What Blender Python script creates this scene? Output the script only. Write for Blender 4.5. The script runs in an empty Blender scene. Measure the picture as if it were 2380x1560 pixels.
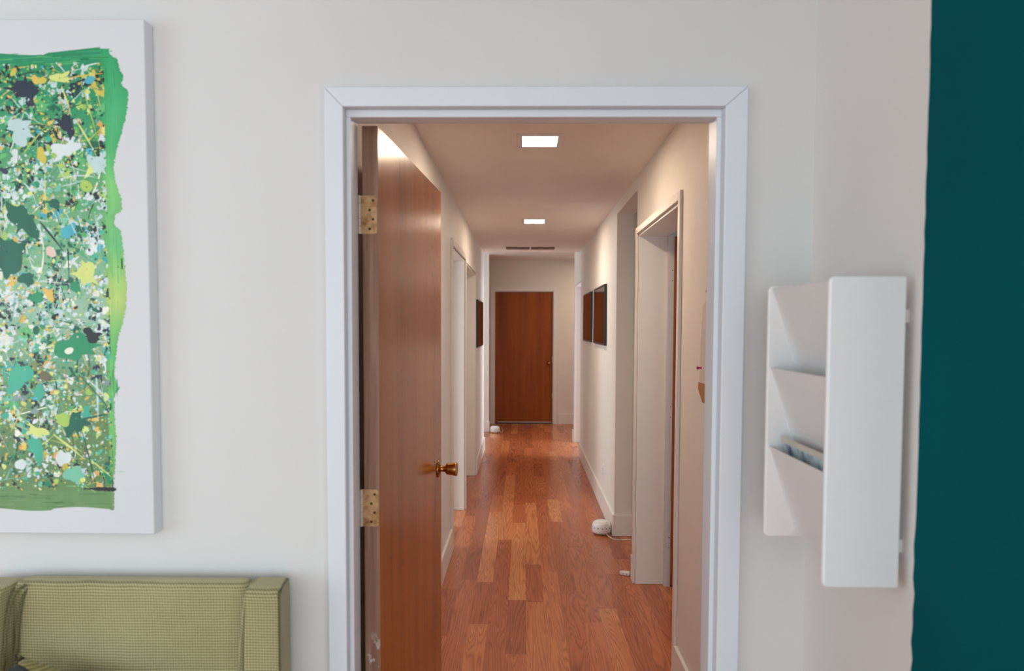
import bpy, bmesh, math, random
from mathutils import Vector, Matrix
random.seed(11)
S = bpy.context.scene
COL = S.collection
PI = math.pi

# ------------------------------------------------------------------ helpers
def lin(c):
    return tuple((v/255/12.92 if v/255 <= .04045 else ((v/255+.055)/1.055)**2.4) for v in c)

def box(bm, x0, x1, y0, y1, z0, z1, mi=0):
    vs = [bm.verts.new((x, y, z)) for x in (x0, x1) for y in (y0, y1) for z in (z0, z1)]
    idx = [(0, 1, 3, 2), (4, 6, 7, 5), (0, 4, 5, 1), (2, 3, 7, 6), (0, 2, 6, 4), (1, 5, 7, 3)]
    fs = []
    for f in idx:
        fc = bm.faces.new([vs[i] for i in f]); fc.material_index = mi; fs.append(fc)
    return fs

def prism(bm, pts, axis, a, b):
    """extrude a 2-D outline along an axis between a and b"""
    def P(p, t):
        if axis == 'X': return (t, p[0], p[1])
        if axis == 'Y': return (p[0], t, p[1])
        return (p[0], p[1], t)
    A = [bm.verts.new(P(p, a)) for p in pts]; B = [bm.verts.new(P(p, b)) for p in pts]
    n = len(pts)
    bm.faces.new(A); bm.faces.new(B[::-1])
    for i in range(n):
        bm.faces.new([A[i], B[i], B[(i+1) % n], A[(i+1) % n]])

def lathe(bm, prof, axis_mat, seg=40):
    rings = []
    for r, h in prof:
        if r < 1e-6:
            rings.append([bm.verts.new(axis_mat @ Vector((0, 0, h)))])
        else:
            rings.append([bm.verts.new(axis_mat @ Vector((r*math.cos(2*PI*i/seg), r*math.sin(2*PI*i/seg), h))) for i in range(seg)])
    for a, b in zip(rings, rings[1:]):
        if len(a) == 1 and len(b) == 1: continue
        for i in range(seg):
            j = (i+1) % seg
            if len(a) == 1: bm.faces.new([a[0], b[i], b[j]])
            elif len(b) == 1: bm.faces.new([a[i], a[j], b[0]])
            else: bm.faces.new([a[i], a[j], b[j], b[i]])

def tube(bm, pts, r, seg=10):
    pts = [Vector(p) for p in pts]
    rings = []
    for i, p in enumerate(pts):
        t = (pts[min(i+1, len(pts)-1)] - pts[max(i-1, 0)]).normalized()
        u = t.cross(Vector((0, 0, 1)))
        if u.length < .05: u = t.cross(Vector((1, 0, 0)))
        u.normalize(); v = t.cross(u)
        rings.append([bm.verts.new(p + u*r*math.cos(2*PI*k/seg) + v*r*math.sin(2*PI*k/seg)) for k in range(seg)])
    for a, b in zip(rings, rings[1:]):
        for k in range(seg):
            bm.faces.new([a[k], a[(k+1) % seg], b[(k+1) % seg], b[k]])
    bm.faces.new(rings[0][::-1]); bm.faces.new(rings[-1])

def smooth_path(pts, n=8):
    out = []
    P = [Vector(p) for p in pts]
    for i in range(len(P)-1):
        p0 = P[max(i-1, 0)]; p1 = P[i]; p2 = P[i+1]; p3 = P[min(i+2, len(P)-1)]
        for k in range(n):
            t = k/n
            out.append(.5*((2*p1)+(p2-p0)*t+(2*p0-5*p1+4*p2-p3)*t*t+(3*p1-p0-3*p2+p3)*t**3))
    out.append(P[-1])
    return out

def obj(name, bm, mats, parent=None, bevel=0, seg=2, smooth=False, recalc=True):
    if recalc: bmesh.ops.recalc_face_normals(bm, faces=bm.faces[:])
    me = bpy.data.meshes.new(name); bm.to_mesh(me); bm.free()
    for m in (mats if isinstance(mats, (list, tuple)) else [mats]): me.materials.append(m)
    o = bpy.data.objects.new(name, me); COL.objects.link(o)
    if parent: o.parent = parent
    if smooth:
        for p in me.polygons: p.use_smooth = True
    if bevel:
        b = o.modifiers.new('bevel', 'BEVEL'); b.width = bevel; b.segments = seg
        b.limit_method = 'ANGLE'; b.angle_limit = math.radians(40)
        if smooth or seg > 2:
            for p in me.polygons: p.use_smooth = True
            w = o.modifiers.new('wn', 'WEIGHTED_NORMAL'); w.keep_sharp = False
    return o

def thing(name, label, cat, loc=(0, 0, 0), rz=0, group=None):
    o = bpy.data.objects.new(name, None); COL.objects.link(o)
    o.empty_display_size = .05
    o.location = loc; o.rotation_euler = (0, 0, rz)
    o['label'] = label; o['category'] = cat
    if group: o['group'] = group
    return o

def tag(o, label, cat, group=None):
    o['label'] = label; o['category'] = cat
    if group: o['group'] = group
    return o

def struct(name, bm, m, label, cat, bevel=0, seg=2):
    o = obj(name, bm, m, None, bevel, seg)
    o['kind'] = 'structure'; o['label'] = label; o['category'] = cat
    return o

# ------------------------------------------------------------------ materials
def newmat(name):
    m = bpy.data.materials.new(name); m.use_nodes = True
    nt = m.node_tree; b = nt.nodes['Principled BSDF']
    return m, nt, b

class N:
    """tiny node helper"""
    def __init__(s, nt): s.nt = nt
    def n(s, t, **k):
        nd = s.nt.nodes.new(t)
        for a, v in k.items(): setattr(nd, a, v)
        return nd
    def put(s, sock, v):
        if v is None: return
        if isinstance(v, bpy.types.NodeSocket): s.nt.links.new(v, sock)
        else: sock.default_value = v
    def math(s, op, a, b=None, c=None, clamp=False):
        nd = s.n('ShaderNodeMath', operation=op); nd.use_clamp = clamp
        s.put(nd.inputs[0], a); s.put(nd.inputs[1], b)
        if c is not None: s.put(nd.inputs[2], c)
        return nd.outputs[0]
    def comb(s, x, y, z=0.0):
        nd = s.n('ShaderNodeCombineXYZ')
        for i, v in enumerate((x, y, z)): s.put(nd.inputs[i], v)
        return nd.outputs[0]
    def coord(s):
        tc = s.n('ShaderNodeTexCoord'); sp = s.n('ShaderNodeSeparateXYZ')
        s.nt.links.new(tc.outputs['Object'], sp.inputs[0])
        return tc.outputs['Object'], sp.outputs[0], sp.outputs[1], sp.outputs[2]
    def noise(s, vec, scale=1., detail=2., rough=.5, dist=0.):
        nd = s.n('ShaderNodeTexNoise'); s.put(nd.inputs['Vector'], vec)
        nd.inputs['Scale'].default_value = scale; nd.inputs['Detail'].default_value = detail
        nd.inputs['Roughness'].default_value = rough; nd.inputs['Distortion'].default_value = dist
        return nd.outputs[0]
    def ramp(s, fac, stops, interp='LINEAR'):
        nd = s.n('ShaderNodeValToRGB'); s.put(nd.inputs[0], fac)
        cr = nd.color_ramp; cr.interpolation = interp
        while len(cr.elements) < len(stops): cr.elements.new(.5)
        for e, (p, c) in zip(cr.elements, stops):
            e.position = p; e.color = (*c, 1) if len(c) == 3 else c
        return nd.outputs[0]
    def mix(s, fac, a, b, mode='MIX'):
        nd = s.n('ShaderNodeMix', data_type='RGBA', blend_type=mode)
        s.put(nd.inputs[0], fac)
        for i, v in ((6, a), (7, b)):
            if isinstance(v, tuple) and len(v) == 3: v = (*v, 1)
            s.put(nd.inputs[i], v)
        return nd.outputs[2]
    def bump(s, h, strength, dist, b):
        nd = s.n('ShaderNodeBump'); s.put(nd.inputs['Height'], h)
        nd.inputs['Strength'].default_value = strength; nd.inputs['Distance'].default_value = dist
        s.nt.links.new(nd.outputs[0], b.inputs['Normal'])

def paint(name, rgb, rough=.6, tex=.15, scale=60, var=.02):
    m, nt, b = newmat(name); k = N(nt)
    v, x, y, z = k.coord()
    c = tuple(rgb)
    n1 = k.noise(v, 3.0, 3)
    lo = tuple(max(0, q*(1-var)) for q in c); hi = tuple(min(1, q*(1+var)) for q in c)
    nt.links.new(k.ramp(n1, [(.3, lo), (.7, hi)]), b.inputs['Base Color'])
    b.inputs['Roughness'].default_value = rough
    if tex: k.bump(k.noise(v, scale, 4, .6), tex, .002, b)
    return m

def plain(name, rgb, rough=.5, metal=0., spec=.5, scale=40, var=.05):
    m, nt, b = newmat(name); k = N(nt)
    v, x, y, z = k.coord()
    n1 = k.noise(v, scale, 3)
    lo = tuple(max(0, q*(1-var)) for q in rgb); hi = tuple(min(1, q*(1+var)) for q in rgb)
    nt.links.new(k.ramp(n1, [(.3, lo), (.7, hi)]), b.inputs['Base Color'])
    b.inputs['Roughness'].default_value = rough; b.inputs['Metallic'].default_value = metal
    b.inputs['Specular IOR Level'].default_value = spec
    return m

M_FRONT = paint('front_wall_paint', (.655, .655, .65), .65, .12, 45)
M_SIDE = paint('side_wall_paint', (.74, .715, .69), .65, .12, 45)
M_HALL = paint('hall_wall_paint', (.78, .75, .71), .6, .12, 45)
M_CEIL = paint('ceiling_paint', (.86, .82, .77), .85, .2, 90)
M_TRIM = paint('trim_gloss_paint', (.69, .735, .785), .42, .06, 30, .01)
M_CASE = paint('hall_trim_paint', (.80, .78, .75), .35, .06, 30, .01)
M_TEAL = paint('teal_wall_paint', (.0015, .088, .105), .9, .25, 70, .05); M_TEAL.node_tree.nodes['Principled BSDF'].inputs['Specular IOR Level'].default_value = .04
M_WHITE = plain('white_metal', (.80, .80, .80), .38, var=.008)
M_PLASTIC = plain('white_plastic', (.82, .80, .80), .3)
M_DARK = plain('dark_slot', (.02, .02, .025), .5)
M_BLACK = plain('black_frame', (.012, .009, .008), .3)
M_BRASS = plain('aged_brass', (.50, .24, .075), .24, 1.0, .5, 60, .25)
M_SCREW = plain('tarnished_screw', (.09, .055, .03), .45, .8)
M_TAN = plain('kraft_card', (.42, .19, .07), .7)
M_PAPER = plain('paper', (.66, .61, .55), .7)
M_PINK = plain('magenta_pin', (.55, .01, .16), .25)
M_PIN = plain('bronze_pin', (.10, .07, .02), .3, .7)
M_CORD = plain('cream_cord', (.72, .66, .55), .45)
M_PLATE = paint('painted_hinge_plate', (.62, .60, .60), .4, .3, 60)
M_GRILLE = plain('grille_back', (.24, .17, .135), .8)

def hinge_mat():
    m, nt, b = newmat('brass_hinge'); k = N(nt)
    v, x, y, z = k.coord()
    f = k.noise(v, 38, 4, .6)
    nt.links.new(k.ramp(f, [(.3, lin((150, 100, 55))), (.5, lin((200, 160, 115))), (.75, lin((222, 186, 145)))]), b.inputs['Base Color'])
    b.inputs['Metallic'].default_value = .35; b.inputs['Roughness'].default_value = .45
    return m
M_HINGE = hinge_mat()

def emis(name, rgb, s):
    m, nt, b = newmat(name)
    b.inputs['Base Color'].default_value = (.8, .8, .8, 1)
    b.inputs['Emission Color'].default_value = (*rgb, 1); b.inputs['Emission Strength'].default_value = s
    return m
M_LENS = emis('lamp_lens', (1, .785, .58), 120)

def floor_mat():
    m, nt, b = newmat('laminate_floor'); k = N(nt)
    v, x, y, z = k.coord()
    sx = k.math('DIVIDE', k.math('ADD', x, 10.018), .0965)
    col = k.math('FLOOR', sx); fx = k.math('FRACT', sx)
    wn = k.n('ShaderNodeTexWhiteNoise', noise_dimensions='1D'); k.put(wn.inputs['W'], col)
    r = wn.outputs['Value']
    wob = k.math('MULTIPLY', k.math('SINE', k.math('ADD', k.math('MULTIPLY', y, 2.7), k.math('MULTIPLY', r, 40.))), .33)
    ys = k.math('ADD', k.math('ADD', k.math('MULTIPLY', y, 1.0), wob), k.math('MULTIPLY', r, 9.))
    row = k.math('FLOOR', ys); fy = k.math('FRACT', ys)
    wn2 = k.n('ShaderNodeTexWhiteNoise', noise_dimensions='2D'); k.put(wn2.inputs['Vector'], k.comb(col, row))
    rid = wn2.outputs['Value']
    base = k.ramp(rid, [(0., (.37, .098, .036)), (.25, (.45, .124, .046)), (.5, (.50, .148, .056)), (.76, (.55, .170, .064)), (.90, (.63, .225, .088)), (1., (.70, .29, .118))])
    off = k.math('MULTIPLY', rid, 57.)
    # cathedral figure: contour lines of a smooth stretched noise
    n = k.noise(k.comb(k.math('ADD', k.math('MULTIPLY', x, 9.5), off), k.math('ADD', k.math('MULTIPLY', y, .62), off), off), 1., 2.2, .42, .3)
    c = k.math('FRACT', k.math('MULTIPLY', n, 26.))
    line = k.math('ABSOLUTE', k.math('SUBTRACT', c, .5))
    figure = k.ramp(line, [(0., (.52, .47, .45)), (.14, (.80, .78, .77)), (.36, (1, 1, 1)), (.5, (1.06, 1.06, 1.06))])
    streak = k.noise(k.comb(k.math('ADD', k.math('MULTIPLY', x, 260.), off), k.math('MULTIPLY', y, 9.), off), 1., 3., .6)
    st = k.ramp(streak, [(.3, (.84, .84, .84)), (.65, (1.07, 1.07, 1.07))])
    c1 = k.mix(.75, base, figure, 'MULTIPLY'); c1 = k.mix(.8, c1, st, 'MULTIPLY')
    ex = k.math('MINIMUM', fx, k.math('SUBTRACT', 1., fx)); ey = k.math('MINIMUM', fy, k.math('SUBTRACT', 1., fy))
    e = k.math('MINIMUM', k.math('MULTIPLY', ex, 1.), k.math('MULTIPLY', ey, 4.))
    gap = k.ramp(e, [(0., (.70, .66, .62)), (.012, (1, 1, 1))])
    c1 = k.mix(1., c1, gap, 'MULTIPLY')
    nt.links.new(c1, b.inputs['Base Color'])
    rr = k.math('ADD', k.math('MULTIPLY', streak, .10), .20)
    nt.links.new(rr, b.inputs['Roughness'])
    b.inputs['Specular IOR Level'].default_value = .55
    k.bump(streak, .06, .001, b)
    return m
M_FLOOR = floor_mat()

def veneer(name, stops, rough=.22, along='Y', fleck=.55):
    """flat cut veneer with fine vertical grain, local Z up"""
    m, nt, b = newmat(name); k = N(nt)
    v, x, y, z = k.coord()
    u = y if along == 'Y' else x
    a = k.noise(k.comb(k.math('MULTIPLY', u, 7.), k.math('MULTIPLY', z, .35), 3.), 1., 3., .55)
    f = k.noise(k.comb(k.math('MULTIPLY', u, 150.), k.math('MULTIPLY', z, 3.2), 1.), 1., 4., .6)
    t = k.math('ADD', k.math('MULTIPLY', a, .72), k.math('MULTIPLY', f, .28))
    base = k.ramp(t, stops)
    fl = k.noise(k.comb(k.math('MULTIPLY', u, 170.), k.math('MULTIPLY', z, 22.), 8.), 1., 1., .5)
    flk = k.ramp(fl, [(.66, (1, 1, 1)), (.76, (fleck, fleck*.9, fleck*.85))])
    nt.links.new(k.mix(.8, base, flk, 'MULTIPLY'), b.inputs['Base Color'])
    nt.links.new(k.math('ADD', k.math('MULTIPLY', f, .10), rough-.05), b.inputs['Roughness'])
    b.inputs['Specular IOR Level'].default_value = .38
    k.bump(f, .05, .0008, b)
    return m
M_DOOR = veneer('varnished_door_veneer', [(.3, lin((136, 72, 22))), (.48, lin((164, 92, 34))), (.62, lin((178, 102, 40))), (.8, lin((148, 80, 26)))], .25)
M_DOOR2 = veneer('dark_door_veneer', [(.3, lin((118, 56, 10))), (.48, lin((146, 72, 14))), (.62, lin((160, 84, 18))), (.8, lin((132, 64, 12)))], .4, 'X'); M_DOOR2.node_tree.nodes['Principled BSDF'].inputs['Specular IOR Level'].default_value = .25
M_DOOR3 = veneer('red_door_veneer', [(.3, lin((120, 62, 30))), (.6, lin((150, 84, 44))), (.8, lin((130, 70, 34)))], .3, 'X')

def edge_mat():
    m, nt, b = newmat('worn_door_edge'); k = N(nt)
    v, x, y, z = k.coord()
    g = k.noise(k.comb(k.math('MULTIPLY', x, 60.), k.math('MULTIPLY', z, 2.5), 1.), 1., 4., .6)
    base = k.ramp(g, [(.3, lin((128, 92, 74))), (.5, lin((150, 112, 92))), (.72, lin((172, 138, 120)))])
    # chipped white paint left near the foot of the edge
    p = k.noise(k.comb(k.math('MULTIPLY', x, 45.), k.math('MULTIPLY', z, 26.), 4.), 1., 3., .6)
    low = k.ramp(z, [(.0, (1, 1, 1)), (.60, (1, 1, 1)), (.70, (0, 0, 0))])
    msk = k.math('MULTIPLY', k.ramp(p, [(.54, (0, 0, 0)), (.60, (1, 1, 1))]), low)
    nt.links.new(k.mix(msk, base, (.66, .64, .62)), b.inputs['Base Color'])
    b.inputs['Roughness'].default_value = .5
    return m
M_EDGE = edge_mat()

def fabric(name, dark, mid, light, pu=.0068, pv=.0066):
    m, nt, b = newmat(name); k = N(nt)
    v, x, y, z = k.coord()
    u = k.math('ADD', x, y)
    wob = k.math('MULTIPLY', k.noise(v, 9., 2.), .006)
    zz = k.math('ADD', z, wob); uu = k.math('ADD', u, wob)
    a = k.math('SINE', k.math('MULTIPLY', zz, 2*PI/pv))
    c = k.math('SINE', k.math('MULTIPLY', uu, 2*PI/pu))
    w = k.math('ADD', k.math('MULTIPLY', a, .27), k.math('MULTIPLY', c, .15))
    t = k.math('ADD', k.math('ADD', w, .5), k.math('MULTIPLY', k.math('SUBTRACT', k.noise(v, 420, 2.), .5), .5))
    big = k.noise(v, 5., 3.)
    t2 = k.math('ADD', t, k.math('MULTIPLY', k.math('SUBTRACT', big, .5), .35))
    nt.links.new(k.ramp(t2, [(.1, dark), (.5, mid), (.95, light)]), b.inputs['Base Color'])
    b.inputs['Roughness'].default_value = .9
    b.inputs['Sheen Weight'].default_value = .15
    k.bump(t, .5, .0015, b)
    return m
M_FAB = fabric('green_woven_fabric', lin((112, 104, 66)), lin((151, 144, 103)), lin((180, 174, 133)))
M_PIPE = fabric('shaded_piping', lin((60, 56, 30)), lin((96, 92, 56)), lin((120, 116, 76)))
M_PILLOW = fabric('olive_pillow', lin((100, 90, 40)), lin((140, 130, 74)), lin((165, 155, 96)), .004, .004)
M_PATCH = fabric('black_patch', lin((12, 12, 14)), lin((30, 30, 32)), lin((55, 56, 56)), .004, .004)
M_LEG = plain('dark_wood_leg', (.05, .025, .012), .35)
M_CANVAS = paint('primed_canvas', (.645, .66, .685), .7, .25, 300, .01)

def vcol_mat():
    m, nt, b = newmat('splattered_paint')
    a = nt.nodes.new('ShaderNodeVertexColor'); a.layer_name = 'pigment'
    k = N(nt); v, x, y, z = k.coord()
    n1 = k.noise(k.comb(k.math('MULTIPLY', x, 30.), k.math('MULTIPLY', z, 9.), 0.), 1., 4.)
    sh = k.ramp(n1, [(.3, (.93, .93, .93)), (.7, (1.05, 1.05, 1.05))])
    nt.links.new(k.mix(1., a.outputs[0], sh, 'MULTIPLY'), b.inputs['Base Color'])
    b.inputs['Roughness'].default_value = .42
    return m
M_SPLAT = vcol_mat()

def glass_art(name, rgb):
    m, nt, b = newmat(name); k = N(nt)
    v, x, y, z = k.coord()
    n1 = k.noise(v, 4, 3)
    nt.links.new(k.ramp(n1, [(.35, tuple(q*.6 for q in rgb)), (.65, tuple(q*1.4 for q in rgb))]), b.inputs['Base Color'])
    b.inputs['Roughness'].default_value = .05; b.inputs['Specular IOR Level'].default_value = .6
    return m
M_ART = glass_art('glazed_print', (.030, .016, .008))

def card_mat():
    m, nt, b = newmat('printed_card'); k = N(nt)
    v, x, y, z = k.coord()
    t = k.noise(k.comb(k.math('MULTIPLY', y, 16.), k.math('MULTIPLY', z, 9.), 2.), 1., 3., .6)
    c = k.ramp(t, [(.34, lin((84, 92, 120))), (.42, lin((150, 164, 178))), (.50, lin((190, 208, 214))), (.66, lin((205, 218, 222))), (.74, lin((180, 146, 144)))])
    nt.links.new(c, b.inputs['Base Color']); b.inputs['Roughness'].default_value = .4
    return m
M_CARD = card_mat()

# ------------------------------------------------------------------ room shell
def window(name, x0, x1, y0, y1, z0, z1, along, label):
    """frame bars standing in a wall opening"""
    bm = bmesh.new(); t = .05
    if along == 'X':
        ym = (y0+y1)/2
        for z in (z0, z1-t): box(bm, x0, x1, ym-.03, ym+.03, z, z+t)
        for x in (x0, (x0+x1)/2-t/2, x1-t): box(bm, x, x+t, ym-.029, ym+.029, z0+t, z1-t)
    else:
        xm = (x0+x1)/2
        for z in (z0, z1-t): box(bm, xm-.03, xm+.03, y0, y1, z, z+t)
        for y in (y0, (y0+y1)/2-t/2, y1-t): box(bm, xm-.029, xm+.029, y, y+t, z0+t, z1-t)
    struct(name, bm, M_TRIM, label, 'window')
XL, XR = -.482, .659            # hallway wall faces
CZ, CH = 2.383, 2.517           # low and tall ceiling of the hallway
FY0, FY1 = 1.687, 1.805         # the wall between the room and the hallway
XS = .689                       # side wall of the room
RZ = 2.60                       # room ceiling
XW = -3.3                       # far side of the room

bm = bmesh.new(); box(bm, -3.6, 3.6, -3.6, 11.2, -.1, 0)
struct('floor', bm, M_FLOOR, 'reddish brown wood plank floor running down the hallway', 'floor')

bm = bmesh.new()
box(bm, XW-.1, -.436, FY0, FY1, 0, RZ); box(bm, .477, 3.5, FY0, FY1, 0, RZ); box(bm, -.436, .477, FY0, FY1, 2.047, RZ)
struct('wall_front', bm, M_FRONT, 'off-white wall around the open hallway doorway', 'wall')
bm = bmesh.new(); box(bm, XS, XS+.1, 1.2175, FY0, 0, RZ)
struct('wall_side', bm, M_SIDE, 'narrow warm white wall behind the magazine rack', 'wall')
# teal paint ends in a slightly uneven line
bm = bmesh.new()
pts = []
rnd = random.Random(5)
nz = 90
for i in range(nz+1):
    z = RZ*i/nz
    amp = .0045 if z < 1.15 else .0012
    pts.append((1.2175 + rnd.uniform(-amp, amp), z))
pts = [(.55, 0)] + pts + [(.55, RZ)]
prism(bm, pts, 'X', XS-.0008, XS+.1)
struct('wall_right', bm, M_TEAL, 'dark teal painted wall at the right edge', 'wall')
bm = bmesh.new()
box(bm, XW-.1, XW, -3.1, FY0, 0, .5); box(bm, XW-.1, XW, -3.1, FY0, 2.35, RZ)
box(bm, XW-.1, XW, -3.1, -2.2, .5, 2.35); box(bm, XW-.1, XW, .9, FY0, .5, 2.35)
struct('wall_left', bm, M_FRONT, 'off-white room wall with the side window', 'wall')
bm = bmesh.new()
box(bm, XW-.1, 3.3, -3.1, -3.0, 0, .4); box(bm, XW-.1, 3.3, -3.1, -3.0, 2.4, RZ)
box(bm, XW-.1, -2.05, -3.1, -3.0, .4, 2.4); box(bm, 1.45, 3.3, -3.1, -3.0, .4, 2.4)
struct('wall_back', bm, M_FRONT, 'off-white room wall with the wide window', 'wall')
bm = bmesh.new()
box(bm, XS+.1, 3.3, .45, .55, 0, RZ); box(bm, 3.2, 3.3, .2, .45, 0, RZ)
box(bm, 3.2, 3.3, -3.0, .2, 0, .5); box(bm, 3.2, 3.3, -3.0, .2, 2.35, RZ); box(bm, 3.2, 3.3, -3.0, -2.4, .5, 2.35); box(bm, 3.2, 3.3, -.1, .2, .5, 2.35)
struct('wall_room_right', bm, M_FRONT, 'off-white walls of the room part beyond the teal wall', 'wall')
window('window_7', 3.2, 3.3, -2.4, -.1, .5, 2.35, 'Y', 'window in the room part beyond the teal wall')
bm = bmesh.new(); box(bm, XW-.1, 3.3, -3.1, FY0, RZ, RZ+.1)
struct('ceiling', bm, M_FRONT, 'white room ceiling', 'ceiling')

window('window_1', -2.05, 1.45, -3.1, -3.0, .4, 2.4, 'X', 'wide white framed window behind the camera')
window('window_2', XW-.1, XW, -2.2, .9, .5, 2.35, 'Y', 'white framed window in the side wall of the room')

# hallway walls ------------------------------------------------------
T = .12
bm = bmesh.new()
box(bm, XL-T, XL, FY1, 4.65, 0, CZ+.15)
box(bm, XL-T, XL, 4.65, 5.66, 2.04, CZ+.15)
box(bm, XL-T, XL, 5.66, 5.775, 0, CZ+.15)
box(bm, XL-T, XL, 5.775, 6.98, 2.03, CZ+.15)
box(bm, XL-T, XL, 6.98, 8.46, 0, CZ+.15)
box(bm, -2.3, XL-T, 8.34, 8.46, 0, CZ+.15)
struct('wall_hall_left', bm, M_HALL, 'left hallway wall with two doorways', 'wall')
bm = bmesh.new()
box(bm, XR, XR+T, FY1, 2.964, 0, CZ+.15)
box(bm, XR, XR+.16, 2.964, 4.05, 2.04, CZ+.15)
box(bm, XR, XR+T, 4.05, 4.10, 0, CZ+.15)
box(bm, XR, XR+T, 4.10, 4.985, 2.305, CZ+.15)
box(bm, XR, XR+T, 4.985, 8.03, 0, CZ+.15)
box(bm, XR, XR+T, 8.03, 9.03, 2.03, CZ+.15)
box(bm, XR, 3.0, 9.03, 9.15, 0, CZ+.15)
struct('wall_hall_right', bm, M_HALL, 'right hallway wall with pictures and three openings', 'wall')
bm = bmesh.new()
box(bm, -2.3, XL-.011, 9.89, 10.01, 0, CZ+.15)
struct('wall_hall_stub', bm, M_HALL, 'short stub of wall at the far left of the hallway', 'wall')
bm = bmesh.new()
box(bm, -2.3, -.452, 10.73, 10.85, 0, CZ+.15); box(bm, .457, 3.0, 10.73, 10.85, 0, CZ+.15); box(bm, -.452, .457, 10.73, 10.85, 2.043, CZ+.15)
struct('wall_hall_end', bm, M_HALL, 'end wall of the hallway around the brown door', 'wall')
bm = bmesh.new(); box(bm, XL-T, XR+T, FY1, 8.28, CZ, CZ+.06)
struct('ceiling_hall', bm, M_CEIL, 'low hallway ceiling holding two square lights and the vent', 'ceiling')
bm = bmesh.new(); box(bm, -2.3, 3.0, 8.20, 10.85, CH, CH+.06)
struct('ceiling_hall_end', bm, M_CASE, 'taller ceiling over the far end of the hallway', 'ceiling')

# rooms off the hallway (shells the doorways open onto)
def side_room(name, x0, x1, y0, y1, side, label, win=None):
    bm = bmesh.new(); t = .06
    box(bm, x0, x1, y0-t, y0, 0, 2.5); box(bm, x0, x1, y1, y1+t, 0, 2.5)
    box(bm, x0, x1, y0-t, y1+t, 2.5, 2.56)
    xo = x1 if side > 0 else x0-t
    if win:
        a, b2, c, d = win
        box(bm, xo, xo+t, y0-t, a, 0, 2.5); box(bm, xo, xo+t, b2, y1+t, 0, 2.5)
        box(bm, xo, xo+t, a, b2, 0, c); box(bm, xo, xo+t, a, b2, d, 2.5)
    else: box(bm, xo, xo+t, y0-t, y1+t, 0, 2.5)
    struct(name, bm, M_FRONT, label, 'wall')
side_room('wall_office_right', XR+T, 3.2, 1.87, 4.035, 1, 'walls of the room behind the first right doorway', (2.2, 3.6, .8, 2.1))
side_room('wall_passage_right', XR+T, 2.2, 4.105, 4.985, 1, 'walls of the side passage on the right')
side_room('wall_bright_room', XR+T, 3.2, 6.2, 8.96, 1, 'walls of the bright room behind the far right doorway', (7.3, 8.8, .6, 2.2))
side_room('wall_office_left', -3.2, XL-T, 3.0, 5.60, -1, 'walls of the room behind the near left doorway', (3.4, 4.9, .8, 2.1))
side_room('wall_room_left', -3.2, XL-T, 5.84, 8.27, -1, 'walls of the room behind the second left doorway', (6.2, 7.6, .8, 2.1))
window('window_3', 3.2, 3.26, 2.2, 3.6, .8, 2.1, 'Y', 'window of the room behind the first right doorway')
window('window_4', 3.2, 3.26, 7.3, 8.8, .6, 2.2, 'Y', 'window of the bright room on the far right')
window('window_5', -3.26, -3.2, 3.4, 4.9, .8, 2.1, 'Y', 'window of the room behind the near left doorway')
window('window_6', -3.26, -3.2, 6.2, 7.6, .8, 2.1, 'Y', 'window of the room behind the second left doorway')
window('added_window_8', -2.36, -2.3, 8.6, 9.8, .7, 2.2, 'Y', 'unseen added window at the end of the dim passage on the far left')  # unseen window, added as a source for light on the tall ceiling
bm = bmesh.new(); box(bm, -2.36, -2.3, 8.34, 10.85, 0, .7); box(bm, -2.36, -2.3, 8.34, 10.85, 2.2, 2.56); box(bm, -2.36, -2.3, 8.34, 8.6, .7, 2.2); box(bm, -2.36, -2.3, 9.8, 10.85, .7, 2.2)
struct('wall_passage_left', bm, M_HALL, 'end of the dim passage at the far left', 'wall')
bm = bmesh.new(); box(bm, 3.0, 3.06, 9.03, 10.85, 0, 2.56)
struct('wall_passage_far', bm, M_HALL, 'end of the passage at the far right', 'wall')

# baseboards -----------------------------------------------------------
BH, BT = .152, .015
def board(name, segs, label):
    bm = bmesh.new()
    for (x0, x1, y0, y1) in segs: box(bm, x0, x1, y0, y1, 0, BH)
    return struct(name, bm, M_CASE, label, 'baseboard', .003)
board('baseboard_left', [(XL, XL+BT, FY1, 4.60)], 'white baseboard on the left wall behind the open door')
board('baseboard_left_far', [(XL, XL+BT, 6.985, 8.46), (XL-.05, XL+BT, 8.46, 8.475)], 'white baseboard under the left hallway picture')
board('baseboard_right', [(XR-BT, XR, FY1, 2.925)], 'white baseboard on the right wall just inside the doorway')
board('baseboard_right_far', [(XR-BT, XR, 4.97, 8.03), (XR, XR+.5, 4.97, 4.985)], 'white baseboard under the two right hallway pictures')
board('baseboard_passage', [(XR-BT, XR, 4.096, 4.112), (XR, XR+T, 4.10, 4.112)], 'small baseboard piece on the pier between right openings')
board('baseboard_corner', [(XR-BT, XR, 9.03, 9.165), (XR-BT, XR+.6, 9.15, 9.165)], 'white baseboard on the bright wall end at the far right')
board('baseboard_stub', [(-.9, XL, 9.875, 9.89)], 'white baseboard beside the far white noise machine')
board('baseboard_end', [(.525, 3.0, 10.715, 10.73)], 'white baseboard right of the far brown door')
board('baseboard_front', [(XW, -.49, FY0-BT, FY0), (.54, XS, FY0-BT, FY0)], 'white baseboard along the off-white room wall')

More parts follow.
